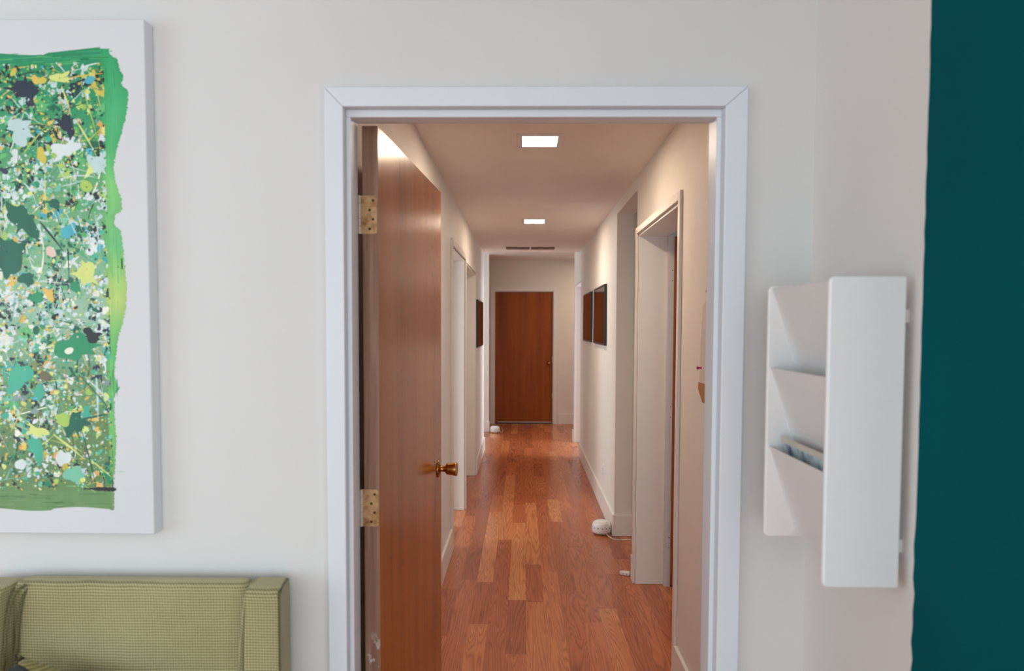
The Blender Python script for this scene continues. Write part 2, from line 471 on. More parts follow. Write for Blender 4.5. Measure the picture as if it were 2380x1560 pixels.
# ------------------------------------------------------------------ door casings
def casing_front():
    # main doorway: mitred flat casing with a rounded inner edge, jamb and stop
    bm = bmesh.new()
    y0, y1 = 1.669, FY0
    ox0, ox1, oz = -.476, .526, 2.075
    ix0, ix1, iz = -.430, .472, 2.028
    def leg(xo, xi):
        b_ = [bm.verts.new(p) for p in ((xo, y0, 0), (xi, y0, 0), (xi, y0, iz), (xo, y0, oz), (xo, y1, 0), (xi, y1, 0), (xi, y1, iz), (xo, y1, oz))]
        for f in ((0, 1, 2, 3), (4, 7, 6, 5), (0, 3, 7, 4), (1, 5, 6, 2), (3, 2, 6, 7), (0, 4, 5, 1)): bm.faces.new([b_[i] for i in f])
    leg(ox0, ix0); leg(ox1, ix1)
    b_ = [bm.verts.new(p) for p in ((ox0, y0, oz), (ix0, y0, iz), (ix1, y0, iz), (ox1, y0, oz), (ox0, y1, oz), (ix0, y1, iz), (ix1, y1, iz), (ox1, y1, oz))]
    for f in ((0, 1, 2, 3), (4, 7, 6, 5), (0, 3, 7, 4), (1, 5, 6, 2), (0, 4, 5, 1), (3, 2, 6, 7)): bm.faces.new([b_[i] for i in f])
    struct('trim_1', bm, M_TRIM, 'white mitred casing around the main doorway', 'trim', .0035, 3)
    bm = bmesh.new()
    for a, b2 in ((-.436, -.432), (.473, .477)): box(bm, a, b2, 1.672, 1.822, 0, 2.034)
    box(bm, -.436, .477, 1.672, 1.822, 2.031, 2.047)
    # door stop
    box(bm, -.432, -.4195, 1.70, 1.748, 0, 2.012); box(bm, .4605, .473, 1.70, 1.748, 0, 2.012)
    box(bm, -.432, .473, 1.70, 1.748, 2.012, 2.031)
    struct('trim_2', bm, M_TRIM, 'white jamb and stop lining the main doorway', 'trim', .0022, 3)
casing_front()

def hall_casing(name, xw, sgn, y0, y1, z1, w, th, depth, label, jamb=True):
    """flat casing on a hallway wall face (sgn = direction the face looks) and jamb lining"""
    bm = bmesh.new()
    a, b2 = sorted((xw, xw+sgn*th))
    box(bm, a, b2, y0-w, y0, 0, z1+w); box(bm, a, b2, y1, y1+w, 0, z1+w); box(bm, a, b2, y0, y1, z1, z1+w)
    if jamb:
        c, d = sorted((xw-sgn*depth, xw))
        box(bm, c, d, y0-.001, y0+.014, 0, z1); box(bm, c, d, y1-.014, y1+.001, 0, z1); box(bm, c, d, y0, y1, z1-.014, z1+.002)
    return struct(name, bm, M_CASE, label, 'trim', .003)
hall_casing('trim_3', XL, 1, 4.655, 5.66, 2.045, .045, .014, .14, 'white casing of the near left hallway doorway')
hall_casing('trim_4', XL, 1, 5.79, 6.985, 2.035, .010, .004, .12, 'slim casing of the second left hallway doorway')
hall_casing('trim_5', XR, -1, 2.966, 4.044, 2.04, .038, .014, .165, 'white casing of the first right hallway doorway')
hall_casing('trim_6', XR, -1, 8.03, 9.035, 2.03, .012, .004, .115, 'white jamb of the bright far right doorway')
bm = bmesh.new()
box(bm, -.515, -.452, 10.713, 10.73, 0, 2.105); box(bm, .457, .520, 10.713, 10.73, 0, 2.105); box(bm, -.452, .457, 10.713, 10.73, 2.043, 2.105)
box(bm, -.452, -.446, 10.73, 10.83, 0, 2.043); box(bm, .451, .457, 10.73, 10.83, 0, 2.043); box(bm, -.446, .451, 10.73, 10.83, 2.037, 2.043)
struct('trim_7', bm, M_CASE, 'pale casing around the far brown door', 'trim', .003)

# ------------------------------------------------------------------ doors
def knob_bm(k=1.):
    bm = bmesh.new()
    prof = [(0, 0), (.033, 0), (.034, .002), (.032, .005), (.022, .008), (.014, .010), (.0115, .014), (.0115, .026), (.0130, .029),
            (.0175, .031), (.0215, .034), (.0225, .040), (.0245, .056), (.0262, .070), (.0256, .0735), (.0215, .075), (.012, .074), (0, .073)]
    lathe(bm, [(r*k, h*k) for r, h in prof], Matrix.Rotation(PI/2, 4, 'Y'), 48)
    return bm

# foreground leaf: local frame has the hinge at the origin, local +Y along the leaf, local X = thickness
LW, LT, LH = .903, .042, 2.018
ang = -math.atan2(.058, .901)
leaf_root = thing('door_1', 'open brown veneer door swung into the hallway on brass hinges', 'door', (-.4245, 1.838, 0), ang)
leaf_root['kind'] = 'structure'
bm = bmesh.new()
fs = box(bm, 0, LT, 0, LW, .012, .012+LH)
for f in fs:
    c = f.calc_center_median()
    if c.y < .001: f.material_index = 1
obj('door_leaf', bm, [M_DOOR, M_EDGE], leaf_root, .0012)
ks = obj('door_knob', knob_bm(1.0), M_BRASS, leaf_root, smooth=True); ks.location = (LT, LW-.066, .957)
bm = bmesh.new(); lathe(bm, [(0, 0), (.033, 0), (.034, .002), (.032, .005), (.022, .008), (.013, .010), (.012, .022), (.02, .03), (.0225, .04), (.018, .05), (0, .052)], Matrix.Rotation(-PI/2, 4, 'Y'), 40)
k2 = obj('door_knob', bm, M_BRASS, leaf_root, smooth=True); k2.location = (0, LW-.066, .957)
k2.scale = (.6, 1, 1)
bm = bmesh.new(); box(bm, .009, LT-.009, LW, LW+.0015, .93, .985); obj('latch_plate', bm, M_BRASS, leaf_root)

def hinge(zc, full=True):
    # leaf plate on the door edge, knuckle and jamb plate
    bm = bmesh.new()
    h = .050
    pts = []
    R = .007
    x0, x1 = -.004, .0395
    for (cx, cz, a0) in ((x1-R, zc+h-R, 0), ): pass
    outline = [(x0, zc-h), (x1-R, zc-h)]
    for i in range(7):
        a = -PI/2 + i*PI/12; outline.append((x1-R+R*math.cos(a), zc-h+R+R*math.sin(a)))
    for i in range(7):
        a = i*PI/12; outline.append((x1-R+R*math.cos(a), zc+h-R+R*math.sin(a)))
    outline.append((x0, zc+h))
    prism(bm, outline, 'Y', -.0024, 0)
    p = obj('hinge', bm, M_HINGE, leaf_root)
    for (sx, sz) in ((.029, .037), (.020, .012), (.029, -.012), (.020, -.037)):
        bm = bmesh.new(); lathe(bm, [(0, .0003), (.0036, .0003), (.0036, 0), (.0036, -.001)], Matrix.Translation((sx, -.0026, zc+sz)) @ Matrix.Rotation(PI/2, 4, 'X'), 16)
        obj('screw', bm, M_SCREW, p)
    bm = bmesh.new()
    for i in range(5):
        z0 = zc-h+i*.02
        lathe(bm, [(0, z0+.0005), (.0045, z0+.0005), (.0045, z0+.0195), (0, z0+.0195)], Matrix.Translation((-.0075, -.0025, 0)), 18)
    obj('knuckle', bm, M_PLATE, p)
    bm = bmesh.new()
    box(bm, -.0098, -.0078, -.045, -.004, zc-h, zc+h)
    obj('jamb_plate', bm, M_HINGE, p)
hinge(1.800); hinge(1.023); hinge(.24)

# far closed door
d2 = thing('door_2', 'closed dark brown door at the far end of the hallway', 'door', (0, 10.76, 0)); d2['kind'] = 'structure'
bm = bmesh.new(); box(bm, -.443, .448, 0, .042, .012, 2.034); obj('door_leaf', bm, M_DOOR2, d2, .001)
bm = bmesh.new(); lathe(bm, [(0, 0), (.030, 0), (.030, .004), (.013, .008), (.012, .03), (.02, .036), (.026, .05), (.024, .062), (0, .066)], Matrix.Rotation(PI/2, 4, 'X'), 32)
kk = obj('door_knob', bm, M_BRASS, d2, smooth=True); kk.location = (.39, 0, .94)
for zc, hh in ((1.0, .05), (.44, .03)):
    bm = bmesh.new(); box(bm, .443, .4505, -.034, -.001, zc-hh, zc+hh); p = obj('strike_plate', bm, M_WHITE, d2); p['label'] = 'white metal plate'
bm = bmesh.new(); box(bm, -.40, .44, -.012, 0, .016, .028); obj('door_sweep', bm, M_PLATE, d2)
bm = bmesh.new(); box(bm, -.446, .451, 10.735, 10.83, 0, .010); struct('trim_8', bm, M_LEG, 'dark threshold under the far brown door', 'trim')

# door of the first right room, swung back into the room
d3 = thing('door_3', 'brown wooden door standing open inside the first right doorway', 'door', (.861, 4.0, 0), 0); d3['kind'] = 'structure'
bm = bmesh.new(); box(bm, -.006, .85, -.015, .025, .012, 2.02); obj('door_leaf', bm, M_DOOR3, d3, .001)
bm = bmesh.new(); box(bm, -.041, -.006, -.004, .03, .0, 2.03); obj('hinge_stile', bm, M_PLATE, d3, .001)
for zc in (1.80, 1.02, .26):
    bm = bmesh.new(); box(bm, -.034, -.007, -.0065, -.004, zc-.05, zc+.05); p = obj('hinge', bm, M_PLATE, d3)
    for sz in (-.03, .03):
        bm = bmesh.new(); lathe(bm, [(0, 0), (.003, 0), (.003, -.001)], Matrix.Translation((-.016, -.0068, zc+sz)) @ Matrix.Rotation(PI/2, 4, 'X'), 12)
        obj('screw', bm, M_SCREW, p)
bm = bmesh.new(); lathe(bm, [(0, 0), (.030, 0), (.030, .004), (.013, .008), (.012, .03), (.02, .036), (.026, .05), (.024, .062), (0, .066)], Matrix.Rotation(PI/2, 4, 'X'), 32)
kk = obj('door_knob', bm, M_BRASS, d3, smooth=True); kk.location = (.79, -.015, .94)

# ------------------------------------------------------------------ ceiling lights and vent
def ceiling_light(x, y, label, z=CZ):
    t = thing('ceiling_light', label, 'ceiling light', (x, y, z), 0, 'square lights on the hallway ceiling')
    bm = bmesh.new()
    o, i = .108, .082
    for (a, b2, c, d) in ((-o, o, -o*1.12, -i*1.12), (-o, o, i*1.12, o*1.12), (-o, -i, -i*1.12, i*1.12), (i, o, -i*1.12, i*1.12)): box(bm, a, b2, c, d, -.006, 0)
    obj('frame', bm, M_WHITE, t, .001)
    bm = bmesh.new(); box(bm, -i, i, -i*1.12, i*1.12, -.004, -.001)
    l = obj('diffuser', bm, M_LENS, t); l['label'] = 'glowing white diffuser'
ceiling_light(.072, 3.325, 'lit square ceiling light nearest the doorway')
ceiling_light(.085, 5.845, 'lit square ceiling light deeper along the hallway')
ceiling_light(1.25, 9.95, 'lit square ceiling light in the side passage by the far door', CH)

v = thing('ceiling_vent', 'rectangular slatted air vent on the ceiling past both lights', 'vent', (.07, 7.81, CZ))
bm = bmesh.new()
for (a, b2, c, d) in ((-.31, .31, -.165, -.135), (-.31, .31, .135, .165), (-.31, -.27, -.135, .135), (.27, .31, -.135, .135), (-.008, .008, -.135, .135)): box(bm, a, b2, c, d, -.008, 0)
obj('frame', bm, M_CEIL, v, .001)
bm = bmesh.new(); box(bm, -.27, .27, -.135, .135, -.0015, 0); obj('backing', bm, M_GRILLE, v)
slat_me = None
for s in range(12):
    bm = bmesh.new()
    yy = -.125 + s*.0225
    prism(bm, [(yy, -.002), (yy+.002, -.002), (yy+.009, -.0075), (yy+.007, -.0075)], 'X', -.27, .27)
    obj('slat', bm, M_GRILLE, v)

# ------------------------------------------------------------------ pictures
def picture(xw, sgn, y0, y1, z0, z1, label, th=.022):
    t = thing('framed_picture', label, 'picture', (xw, (y0+y1)/2, z0), 0, 'framed pictures along the hallway')
    L = (y1-y0)/2; H = z1-z0; f = .014
    bm = bmesh.new()
    def bx(a, b2, c, d, d0, d1):
        p, q = sorted((sgn*d0, sgn*d1)); box(bm, p, q, a, b2, c, d)
    bx(-L, L, 0, f, 0, th); bx(-L, L, H-f, H, 0, th); bx(-L, -L+f, f, H-f, 0, th); bx(L-f, L, f, H-f, 0, th)
    obj('frame', bm, M_BLACK, t, .001)
    bm = bmesh.new(); bx(-L+f, L-f, f, H-f, .001, th-.004)
    obj('glazed_print', bm, M_ART, t)
picture(XR, -1, 5.54, 6.40, 1.356, 1.846, 'wide black framed picture, nearer of two on the right hallway wall')
picture(XR, -1, 6.69, 7.51, 1.358, 1.843, 'wide black framed picture, farther of two on the right hallway wall')
picture(XL, 1, 7.03, 7.95, 1.29, 1.775, 'dark brown framed picture hanging alone on the left hallway wall')

# ------------------------------------------------------------------ noise machines
def noise_machine(x, y, rz, label):
    t = thing('noise_machine', label, 'noise machine', (x, y, 0), rz, 'white noise machines on the hallway floor')
    bm = bmesh.new()
    prof = [(0, .008), (.050, .008), (.060, .010), (.0665, .018), (.0695, .032), (.0695, .048), (.067, .066), (.061, .082), (.052, .090), (.050, .0885), (.044, .0885), (.042, .092), (.030, .094), (0, .0945)]
    lathe(bm, prof, Matrix.Identity(4), 56)
    obj('housing', bm, M_PLASTIC, t, smooth=True)
    for i in range(14):
        bm = bmesh.new()
        a = 2*PI*i/14
        c = Vector((math.cos(a), math.sin(a), 0)); u = Vector((-math.sin(a), math.cos(a), 0))
        r = .0700
        q = [c*r*.996+u*s*.0026+Vector((0, 0, z)) for s, z in ((-1, .048), (1, .048), (1, .056), (-1, .056))]
        o2 = [p + c*.0012 for p in q]
        vs = [bm.verts.new(p) for p in q+o2]
        for fc in ((4, 5, 6, 7), (0, 1, 5, 4), (1, 2, 6, 5), (2, 3, 7, 6), (3, 0, 4, 7)): bm.faces.new([vs[q_] for q_ in fc])
        obj('vent_hole', bm, M_DARK, t)
    for i in range(3):
        bm = bmesh.new()
        a = 2*PI*i/3+.4
        lathe(bm, [(0, 0), (.008, 0), (.009, .010), (0, .010)], Matrix.Translation((.046*math.cos(a), .046*math.sin(a), 0)), 16)
        obj('foot', bm, M_DARK, t)
    bm = bmesh.new(); lathe(bm, [(.044, .0885), (.0445, .0925), (.0475, .0925), (.048, .0885)], Matrix.Identity(4), 48)
    obj('dial_ring', bm, M_PLASTIC, t, smooth=True)
    return t
nm = noise_machine(.573, 5.03, .2, 'round white noise machine nearer the camera, beside the right baseboard')
bm = bmesh.new()
pth = [(.602-.573, 4.972-5.03, .014), (.62-.573, 4.93-5.03, .006), (.645-.573, 4.885-5.03, .0035), (.69-.573, 4.868-5.03, .0035), (.76-.573, 4.872-5.03, .0035), (.775-.573, 4.80-5.03, .0035), (.77-.573, 4.6-5.03, .0035), (.74-.573, 4.36-5.03, .0035), (.69-.573, 4.23-5.03, .004), (.675-.573, 4.2-5.03, .008)]
ca, sa = math.cos(-.2), math.sin(-.2)
pth = [(a*ca-b2*sa, a*sa+b2*ca, c) for a, b2, c in pth]
tube(bm, smooth_path(pth, 8), .0028, 10)
obj('power_cord', bm, M_CORD, nm, smooth=True)
nm2 = noise_machine(-.40, 9.80, 1.1, 'round white noise machine far away, beside the brown end door')
bm = bmesh.new()
pth = [(.07, 0, .012), (.095, .02, .005), (.10, .25, .0035), (.07, .5, .0035), (0.0, .72, .0035), (-.04, .88, .0035)]
ca, sa = math.cos(-1.1), math.sin(-1.1)
tube(bm, smooth_path([(a*ca-b2*sa, a*sa+b2*ca, c) for a, b2, c in pth], 8), .003, 8)
obj('power_cord', bm, M_PLASTIC, nm2, smooth=True)

# small white plug lying by the pier
pl = thing('power_plug', 'small white plug lying on the floor by the right doorway casing', 'plug', (.622, 4.185, 0), -.35)
bm = bmesh.new()
prism(bm, [(-.034, 0), (-.022, -.017), (.012, -.019), (.030, -.013), (.030, .013), (.012, .019), (-.022, .017)], 'Z', .001, .021)
obj('housing', bm, M_PLASTIC, pl, .004, 3)
for xx in (-.008, .014):
    bm = bmesh.new(); lathe(bm, [(0, 0), (.0025, 0), (.0025, .0012), (0, .0012)], Matrix.Translation((xx, -.0185, .010)) @ Matrix.Rotation(PI/2, 4, 'X'), 10)
    obj('socket_hole', bm, M_DARK, pl)

# wall outlet
ot = thing('wall_outlet', 'white outlet plate low on the right wall below the nearer picture', 'outlet', (XR, 5.67, .325))
bm = bmesh.new(); box(bm, -.005, 0, -.035, .035, -.0575, .0575); obj('cover_plate', bm, M_PLASTIC, ot, .002)
for zz in (-.02, .02):
    bm = bmesh.new(); box(bm, -.0075, -.005, -.016, .016, zz-.013, zz+.013); r_ = obj('receptacle', bm, M_PLASTIC, ot, .001)
    for yy in (-.006, .006):
        bm = bmesh.new(); box(bm, -.0080, -.0074, yy-.001, yy+.001, zz-.004, zz+.006)
        obj('slot', bm, M_DARK, r_)

# ------------------------------------------------------------------ pinned papers on the right hallway wall
pp = thing('pinned_paper', 'pale paper pinned to the right wall just inside the doorway', 'paper', (XR, 2.4, 1.30))
bm = bmesh.new()
g = [(-.17, .00), (.205, .00), (.19, .16), (.17, .285), (.13, .30), (-.17, .30)]
prism(bm, g, 'X', -.0035, -.001); obj('sheet', bm, M_PAPER, pp)
bm = bmesh.new(); lathe(bm, [(0, 0), (.008, 0), (.0085, .002), (.006, .005), (0, .006)], Matrix.Translation((-.0005, .118, .338)) @ Matrix.Rotation(-PI/2, 4, 'Y'), 20)
tag(obj('thumbtack', bm, M_PIN, smooth=True), 'small bronze thumbtack in the right wall above the paper', 'thumbtack')
bpy.data.objects['thumbtack'].location = (XR, 2.4, 1.30)
bm = bmesh.new(); lathe(bm, [(0, 0), (.0045, 0), (.0045, .001), (.003, .004), (.0035, .010), (.0062, .013), (.0065, .016), (0, .018)], Matrix.Rotation(-PI/2, 4, 'Y'), 24)
o = obj('pushpin', bm, M_PINK, smooth=True); o.location = (XR-.0036, 2.575, 1.358)
tag(o, 'bright pink pushpin holding the paper on the right wall', 'pushpin')
bm = bmesh.new(); prism(bm, [(2.24, 1.232), (2.553, 1.232), (2.617, 1.275), (2.619, 1.303), (2.24, 1.303)], 'X', XR-.004, XR)
tag(obj('envelope', bm, M_TAN), 'orange tan envelope corner showing below the pinned paper', 'envelope')

# ------------------------------------------------------------------ magazine rack
rk = thing('magazine_rack', 'white metal three pocket wall rack beside the teal wall', 'magazine rack', (.672, 1.39, 1.043))
RH = .557; XF = -.136
def side(yc, name):
    bm = bmesh.new()
    R = .012; out = [(0, 0)]
    for i in range(7):
        a = -PI/2 - i*PI/12; out.append((XF+R+R*math.cos(a), R+R*math.sin(a)))
    for i in range(7):
        a = PI - i*PI/12; out.append((XF+R+R*math.cos(a), RH-R+R*math.sin(a)))
    out.append((0, RH))
    prism(bm, out, 'Y', yc-.006, yc+.006)
    return obj(name, bm, M_WHITE, rk, .0045, 3)
side(-.149, 'side_panel'); side(.155, 'side_panel')
bm = bmesh.new(); box(bm, -.003, 0, -.143, .149, .02, RH-.02); obj('back_panel', bm, M_WHITE, rk)
def pocket(zt, zb):
    bm = bmesh.new(); t = .0016
    xa, xb = -.127, -.068
    pr = [(xa, zt), (xb, zb), (-.003, zb), (-.003, zb-t), (xb-.001, zb-t), (xa-t, zt-.001), (xa-t*1.6, zt+.0006)]
    prism(bm, pr, 'Y', -.143, .149)
    p = obj('pocket', bm, M_WHITE, rk)
    for yy in (-.142, .148):
        bm = bmesh.new(); lathe(bm, [(0, -.001), (.0022, -.001), (.0022, .001), (0, .001)], Matrix.Translation((xa+.004, yy, zt-.004)) @ Matrix.Rotation(PI/2, 4, 'X'), 10)
        obj('rivet', bm, M_PLATE, p)
pocket(1.592-1.043, 1.408-1.043); pocket(1.420-1.043, 1.235-1.043); pocket(1.247-1.043, 1.060-1.043)
for yy in (-.12, .12):
    for zz in (.07, RH-.07):
        bm = bmesh.new(); box(bm, 0, .0172, yy-.01, yy+.01, zz-.012, zz+.012); obj('wall_bracket', bm, M_PLATE, rk, .001)

# cards standing in the lowest pocket
def card(x_top, x_bot, y0, y1, zt, zb, skew, mats, name, label, band=True):
    bm = bmesh.new()
    def P(y, z, d): 
        f = (z-zb)/(zt-zb); return (x_bot+(x_top-x_bot)*f+d, y, z)
    nz_ = 6
    a = [(y0, zb), (y1, zb), (y1, zt+skew), (y0, zt)]
    A = [bm.verts.new(P(y, z, 0)) for y, z in a]; B = [bm.verts.new(P(y, z, .0012)) for y, z in a]
    bm.faces.new(A); bm.faces.new(B[::-1])
    for i in range(4): bm.faces.new([A[i], B[i], B[(i+1) % 4], A[(i+1) % 4]])
    o_ = obj(name, bm, mats[0]); tag(o_, label, 'card')
    if band:
        bm = bmesh.new(); zt2 = zt-.014
        a = [(y0+.002, zb), (y1-.002, zb), (y1-.002, zt2+skew), (y0+.002, zt2)]
        A = [bm.verts.new(P(y, z, -.0006)) for y, z in a]; B = [bm.verts.new(P(y, z, -.0001)) for y, z in a]
        bm.faces.new(A); bm.faces.new(B[::-1])
        for i in range(4): bm.faces.new([A[i], B[i], B[(i+1) % 4], A[(i+1) % 4]])
        q = obj('printed_picture', bm, mats[1], o_)
    return o_
card(.563, .600, 1.285, 1.522, 1.272, 1.10, .0, [M_PAPER, M_CARD], 'postcard', 'blue grey printed postcard standing in the lowest rack pocket')

# ------------------------------------------------------------------ abstract canvas painting
PXS = 983.0
def cv(px, py):     # drawing units of the canvas face -> metres
    return (-.890 + (px-334.5)/PXS, 2.223 - (py-45)/983.5)
cx0, cx1, cz0, cz1 = -1.90, -.889, 1.004, 2.223
pa = thing('canvas_painting', 'large splattered green and yellow abstract canvas on the off-white wall', 'painting', (0, 0, 0))
bm = bmesh.new(); box(bm, cx0, cx1, 1.647, FY0-.0005, cz0, cz1); obj('canvas', bm, M_CANVAS, pa, .003, 3)

def ptbm():
    bm = bmesh.new(); lay = bm.loops.layers.float_color.new('pigment'); return bm, lay
bm, lay = ptbm()
YB = 1.6467
def poly(pts, col, layer, cols=None):
    vs = []
    for px, py in pts:
        x, z = cv(px, py); vs.append(bm.verts.new((x, YB - layer*.000012, z)))
    try: f = bm.faces.new(vs)
    except ValueError: return
    for i, l in enumerate(f.loops):
        c = lin(cols[i]) if cols else lin(col)
        l[lay] = (*c, 1)
rr = random.Random(3)
# brushed border, right outline traced as x(y)
EDGE = [(105, 262), (118, 251), (130, 262), (136, 272), (155, 276), (175, 285), (195, 280), (205, 295), (250, 293), (300, 280), (320, 272), (360, 262), (385, 258), (420, 263), (455, 275), (482, 276), (490, 258), (515, 257), (530, 272), (600, 279), (660, 283), (720, 278), (770, 262), (800, 256), (860, 249), (900, 256), (915, 247), (1000, 248), (1010, 250), (1080, 246), (1125, 241), (1188, 241)]
def edge_x(y):
    for (a, xa), (b2, xb) in zip(EDGE, EDGE[1:]):
        if a <= y <= b2: return xa+(xb-xa)*(y-a)/(b2-a)
    return EDGE[-1][1]
def top_y(x):
    if x > 100: return 122 - (x-100)*(17/165)
    return 122 + 4*math.sin(x*.02)
def ycol(y):
    st = [(100, (40, 160, 100)), (240, (70, 175, 115)), (330, (75, 178, 112)), (420, (125, 200, 115)), (500, (115, 190, 115)), (560, (105, 190, 120)), (640, (165, 205, 110)), (690, (180, 205, 115)), (740, (140, 200, 110)), (800, (95, 185, 105)), (1000, (120, 195, 110)), (1120, (120, 160, 100)), (1190, (110, 145, 95))]
    for (a, ca_), (b2, cb) in zip(st, st[1:]):
        if a <= y <= b2:
            t = (y-a)/(b2-a); return tuple(p+(q-p)*t for p, q in zip(ca_, cb))
    return st[-1][1]
step = 4
LX = -560
y = 112
while y < 1186:
    y2 = min(y+step, 1186)
    xa, xb = edge_x(y)+rr.uniform(-3.5, 2), edge_x(y2)+rr.uniform(-2, 2)
    for (u0, u1, d0, d1) in ((0, .5, -14, 4), (.5, 1, 4, -8)):
        X0a, X1a = 232+(xa-232)*u0, 232+(xa-232)*u1
        X0b, X1b = 232+(xb-232)*u0, 232+(xb-232)*u1
        c0, c1 = ycol(y), ycol(y2)
        ad = lambda c, d: tuple(max(0, min(255, v+d)) for v in c)
        poly([(X0a, y), (X1a, y), (X1b, y2), (X0b, y2)], None, 1, [ad(c0, d0), ad(c0, d1), ad(c1, d1), ad(c1, d0)])
    y = y2
# ground of the splattered field
def ground(y):
    st = [(105, (30, 140, 95)), (250, (45, 150, 100)), (400, (95, 160, 110)), (560, (120, 175, 130)), (720, (150, 190, 165)), (850, (110, 160, 120)), (1000, (100, 135, 85)), (1190, (105, 140, 90))]
    for (a, ca_), (b2, cb) in zip(st, st[1:]):
        if a <= y <= b2:
            t = (y-a)/(b2-a); return tuple(p+(q-p)*t for p, q in zip(ca_, cb))
    return st[-1][1]
for x in range(LX, 232, 12):
    x2 = min(x+12, 232)
    y = 140
    ya, yb = top_y(x), top_y(x2)
    poly([(x, ya), (x2, yb), (x2, 140), (x, 140)], ground(120), 1)
    while y < 1140:
        poly([(x, y), (x2, y), (x2, y+20), (x, y+20)], None, 1, [ground(y), ground(y), ground(y+20), ground(y+20)])
        y += 20
    bt = lambda q: 1184 + 3*math.sin(q*.03) + (2 if q < 100 else -2)
    poly([(x, 1140), (x2, 1140), (x2, bt(x2)), (x, bt(x))], (106, 145, 92), 1)
# brush streaks in the border
for i in range(150):
    x = rr.uniform(LX, 210); y = rr.uniform(top_y(x)+3, 150); w = rr.uniform(20, 90)
    poly([(x, y), (x+w, y-w*.06), (x+w, y+rr.uniform(1, 3)-w*.06), (x, y+1)], rr.choice([(25, 135, 85), (60, 165, 110), (90, 185, 110), (30, 150, 95)]), 2+i % 6)
for i in range(90):
    y = rr.uniform(150, 1120); x = rr.uniform(236, max(238, edge_x(y)-6)); h = rr.uniform(20, 70)
    c = ycol(y); d = rr.uniform(-16, 16)
    if edge_x(y+h) < x+4: continue
    poly([(x, y), (x+rr.uniform(1, 3), y), (x+rr.uniform(1, 4), y+h), (x+1, y+h)], tuple(max(0, min(255, v_+d)) for v_ in c), 2+i % 6)
for i in range(80):
    x = rr.uniform(LX, 190); y = rr.uniform(1146, 1178); w = rr.uniform(20, 70)
    poly([(x, y), (x+w, y+rr.uniform(-3, 3)), (x+w, y+2), (x, y+rr.uniform(1, 3))], rr.choice([(95, 135, 85), (118, 150, 100), (88, 128, 82)]), 2+i % 6)

GRID = {}
def place(x0, x1, y0, y1):
    cells = [(i, j) for i in range(int(x0//5), int(x1//5)+1) for j in range(int(y0//5), int(y1//5)+1)]
    L = max([GRID.get(c, 9) for c in cells])+1
    for c in cells: GRID[c] = L
    return L
XMAX = 240
def blob(x, y, r, col, irr=.25, spikes=0, n=None):
    n = n or (8 if r < 3 else 14 if r < 9 else 26)
    ph = [rr.uniform(0, 6.28) for _ in range(3)]; el = rr.uniform(.75, 1.3); rot = rr.uniform(0, 3)
    sp = [rr.uniform(0, 2*PI) for _ in range(spikes)]
    pts = []
    for i in range(n):
        a = 2*PI*i/n
        k = 1+irr*.5*(math.sin(2*a+ph[0])+.7*math.sin(3*a+ph[1])+.4*math.sin(5*a+ph[2]))
        for s in sp:
            d = abs((a-s+PI) % (2*PI)-PI)
            k += max(0, 1-d/.22)*rr.uniform(.4, 1.2)
        px = r*k*math.cos(a)*el; py = r*k*math.sin(a)/el
        X = x+px*math.cos(rot)-py*math.sin(rot); Y = y+px*math.sin(rot)+py*math.cos(rot)
        pts.append((min(X, XMAX+rr.uniform(-1, 1)), max(138, min(1146, Y))))
    L = place(min(p[0] for p in pts), max(p[0] for p in pts), min(p[1] for p in pts), max(p[1] for p in pts))
    poly(pts[::-1], col, L)
def stroke(x, y, a, ln, w, col, curve=.0):
    n = 9; L_, R_ = [], []
    for i in range(n+1):
        t = i/n; ww = w*(.35+.65*math.sin(PI*min(1, t*1.15+.05)))*rr.uniform(.75, 1.25)
        aa = a+curve*t; x += math.cos(aa)*ln/n; y += math.sin(aa)*ln/n
        if x > XMAX or y < 140 or y > 1144: break
        nx, ny = -math.sin(aa)*ww/2, math.cos(aa)*ww/2
        L_.append((x+nx, y+ny)); R_.append((x-nx, y-ny))
    if len(L_) < 2: return
    pts = L_+R_[::-1]
    L = place(min(p[0] for p in pts), max(p[0] for p in pts), min(p[1] for p in pts), max(p[1] for p in pts))
    for i in range(len(L_)-1): poly([L_[i], L_[i+1], R_[i+1], R_[i]], col, L)
C_ = dict(emer=(40, 145, 100), deep=(28, 100, 78), mint=(120, 195, 165), sea=(70, 175, 145), lime=(165, 200, 95), pale=(212, 222, 130), must=(205, 190, 80), yel=(222, 188, 92), ora=(226, 172, 98), white=(214, 224, 224), ice=(188, 214, 212), cream=(232, 234, 214), navy=(38, 48, 66), black=(32, 40, 42), blue=(72, 172, 190), pink=(228, 200, 186), oliv=(118, 140, 86), grn=(92, 178, 110), brown=(110, 105, 80), grey=(130, 150, 150))
def pal(y):
    if y < 330: w = dict(emer=8, deep=3, grn=6, lime=6, pale=5, must=5, yel=3, ora=1, white=3, ice=2, navy=5, black=4, blue=1, pink=2, sea=2, oliv=3)
    elif y < 600: w = dict(emer=5, deep=5, grn=7, lime=6, pale=4, must=3, yel=3, ora=1, white=11, ice=5, navy=3, black=4, blue=3, pink=2, sea=4, mint=4, cream=3)
    elif y < 830: w = dict(emer=5, deep=3, grn=4, lime=2, pale=5, must=3, yel=5, ora=3, white=14, ice=8, navy=2, black=3, blue=1, pink=2, sea=5, mint=5, cream=7)
    else: w = dict(emer=4, deep=4, grn=3, lime=3, pale=5, must=3, yel=4, ora=3, white=7, ice=5, navy=4, black=2, blue=2, pink=2, sea=5, mint=4, oliv=11, cream=3, brown=2, grey=2)
    k = rr.choices(list(w), list(w.values()))[0]
    c = C_[k]; d = rr.uniform(-10, 10); return tuple(max(0, min(255, v_+d)) for v_ in c)
W_ = XMAX-LX
def rx(): return LX+W_*rr.random()
